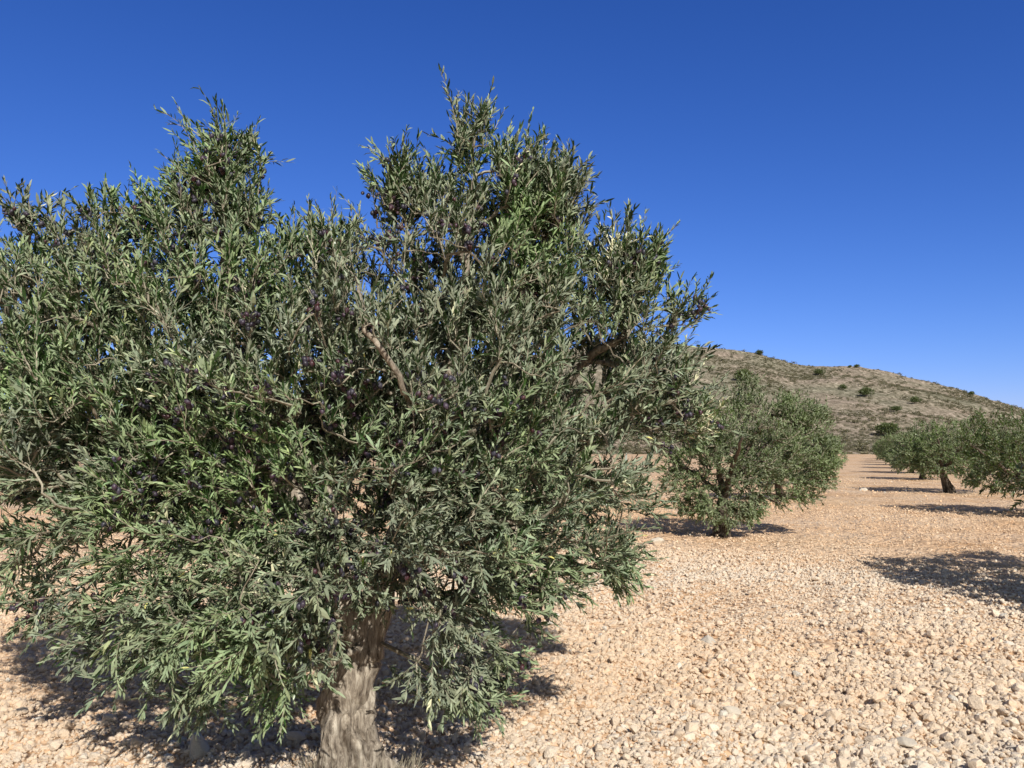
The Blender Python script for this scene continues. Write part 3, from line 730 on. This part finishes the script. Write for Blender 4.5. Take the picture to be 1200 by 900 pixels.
T(0, D, 1.0, 1.06, 'olive tree just outside the right edge whose shadow falls on the gravel')
T(1, bC, 2.4, .95, 'olive tree cut by the right edge, nearest of the right row')
T(0, bB, .0, 1.03, 'olive tree with bent dark trunk, second of the right row')
T(1, bA, .7, .95, 'olive tree third in the right row, smaller with short dark trunk')
row = [('fourth', 1), ('fifth', 0), ('sixth', 1), ('seventh', 0), ('eighth', 1), ('ninth', 0)]
for k, (w, vv) in enumerate(row):
    p = bA + step * (k + 1) * .98 + Vector((random.uniform(-.3, .3), 0, 0))
    T(vv, p, k * 1.7, random.uniform(.9, 1.02), 'olive tree %s in the right row counting away from the camera' % w)
for k, w in enumerate(('first', 'second', 'third')):
    p = mid + step * (k + 1) * 1.0
    T(k % 2, p, k * 2.1 + 1, .88, 'olive tree %s behind the lone second tree in its row' % w)
# the row beyond on the right, seen only as crowns between the others
a_ = Vector((7.7, 3.5, 0))
for k, w in enumerate(('nearest', 'next', 'third', 'farther', 'farthest')):
    p = bB + a_ * 1.0 + step * (k + .5) - Vector((0, 0, 0)) + Vector((-.4, -1.5, 0))
    T((k + 1) % 2, p, k * .9 + .3, .98, '%s olive tree of the back row seen between the right row crowns' % w)
# trees of the rows hidden partly behind the near crown
b_ = Vector((-3.1, 7.0, 0))
T(0, base_main + b_ + Vector((.0, .6, 0)), 2.2, .9, 'olive tree seen in gaps directly behind the near tree')
T(1, base_main + b_ * 2 + a_ , .2, .9, 'olive tree behind the right half of the near crown')

# ================================================================== LIGHT, SKY, CAMERA
EL = math.radians(37.5); sdir = Vector((.33, -1, 0)).normalized()           # towards the sun, behind the camera and a little right
tow = Vector((sdir.x * math.cos(EL), sdir.y * math.cos(EL), math.sin(EL)))
sun = bpy.data.lights.new('sun', 'SUN'); sun.energy = 5.0; sun.angle = math.radians(.53); sun.color = (1, .955, .865)
so = bpy.data.objects.new('sun', sun); COL.objects.link(so); so.rotation_euler = tow.to_track_quat('Z', 'Y').to_euler(); so.location = tow * 30
w = bpy.data.worlds.new('World'); scene.world = w; w.use_nodes = True; nt = w.node_tree; nt.nodes.clear(); L = nt.links.new
sky = nt.nodes.new('ShaderNodeTexSky'); sky.sky_type = 'NISHITA'; sky.sun_disc = False; sky.sun_elevation = EL
sky.sun_rotation = math.atan2(sdir.x, sdir.y); sky.altitude = 1200; sky.air_density = 1.0; sky.dust_density = .3; sky.ozone_density = 3.5
bg = nt.nodes.new('ShaderNodeBackground'); bg.inputs[1].default_value = .10
ow = nt.nodes.new('ShaderNodeOutputWorld'); # deepen the clear autumn sky: one power curve per channel
sp = nt.nodes.new('ShaderNodeSeparateColor'); cb_ = nt.nodes.new('ShaderNodeCombineColor'); L(sky.outputs[0], sp.inputs[0])
for k_, (g_, a_) in enumerate(((1.46, .99), (1.15, .85), (.97, 1.31))):
    m1 = nt.nodes.new('ShaderNodeMath'); m1.operation = 'MULTIPLY'; m1.inputs[1].default_value = .1; L(sp.outputs[k_], m1.inputs[0])
    m2 = nt.nodes.new('ShaderNodeMath'); m2.operation = 'POWER'; m2.inputs[1].default_value = g_; L(m1.outputs[0], m2.inputs[0])
    m3 = nt.nodes.new('ShaderNodeMath'); m3.operation = 'MULTIPLY'; m3.inputs[1].default_value = a_ * 10; L(m2.outputs[0], m3.inputs[0]); L(m3.outputs[0], cb_.inputs[k_])
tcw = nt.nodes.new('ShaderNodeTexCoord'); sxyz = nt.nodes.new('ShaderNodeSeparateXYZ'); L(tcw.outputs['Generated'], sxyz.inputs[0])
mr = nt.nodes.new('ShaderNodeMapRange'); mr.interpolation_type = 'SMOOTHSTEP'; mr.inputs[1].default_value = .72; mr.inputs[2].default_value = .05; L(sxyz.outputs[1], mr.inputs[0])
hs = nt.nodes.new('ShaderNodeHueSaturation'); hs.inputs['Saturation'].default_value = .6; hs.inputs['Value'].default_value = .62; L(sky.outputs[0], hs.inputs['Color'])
mw = nt.nodes.new('ShaderNodeMix'); mw.data_type = 'RGBA'; L(mr.outputs[0], mw.inputs[0]); L(cb_.outputs[0], mw.inputs[6]); L(hs.outputs[0], mw.inputs[7])   # unseen sky outside the view greyed, so that shadows turn less blue
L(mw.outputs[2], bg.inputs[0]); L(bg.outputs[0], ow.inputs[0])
cam = bpy.data.cameras.new('camera'); cam.lens = 28; cam.sensor_width = 36; cam.clip_end = 8000; cam.clip_start = .05
co = bpy.data.objects.new('camera', cam); COL.objects.link(co); co.location = (0, 0, CAM_H); co.rotation_euler = (PI / 2 + PITCH, 0, 0)
scene.camera = co
scene.view_settings.view_transform = 'Standard'; scene.view_settings.look = 'None'; scene.view_settings.exposure = 0; scene.view_settings.gamma = 1
scene.cycles.max_bounces = 6; scene.cycles.diffuse_bounces = 3; scene.cycles.transmission_bounces = 3; scene.cycles.glossy_bounces = 2
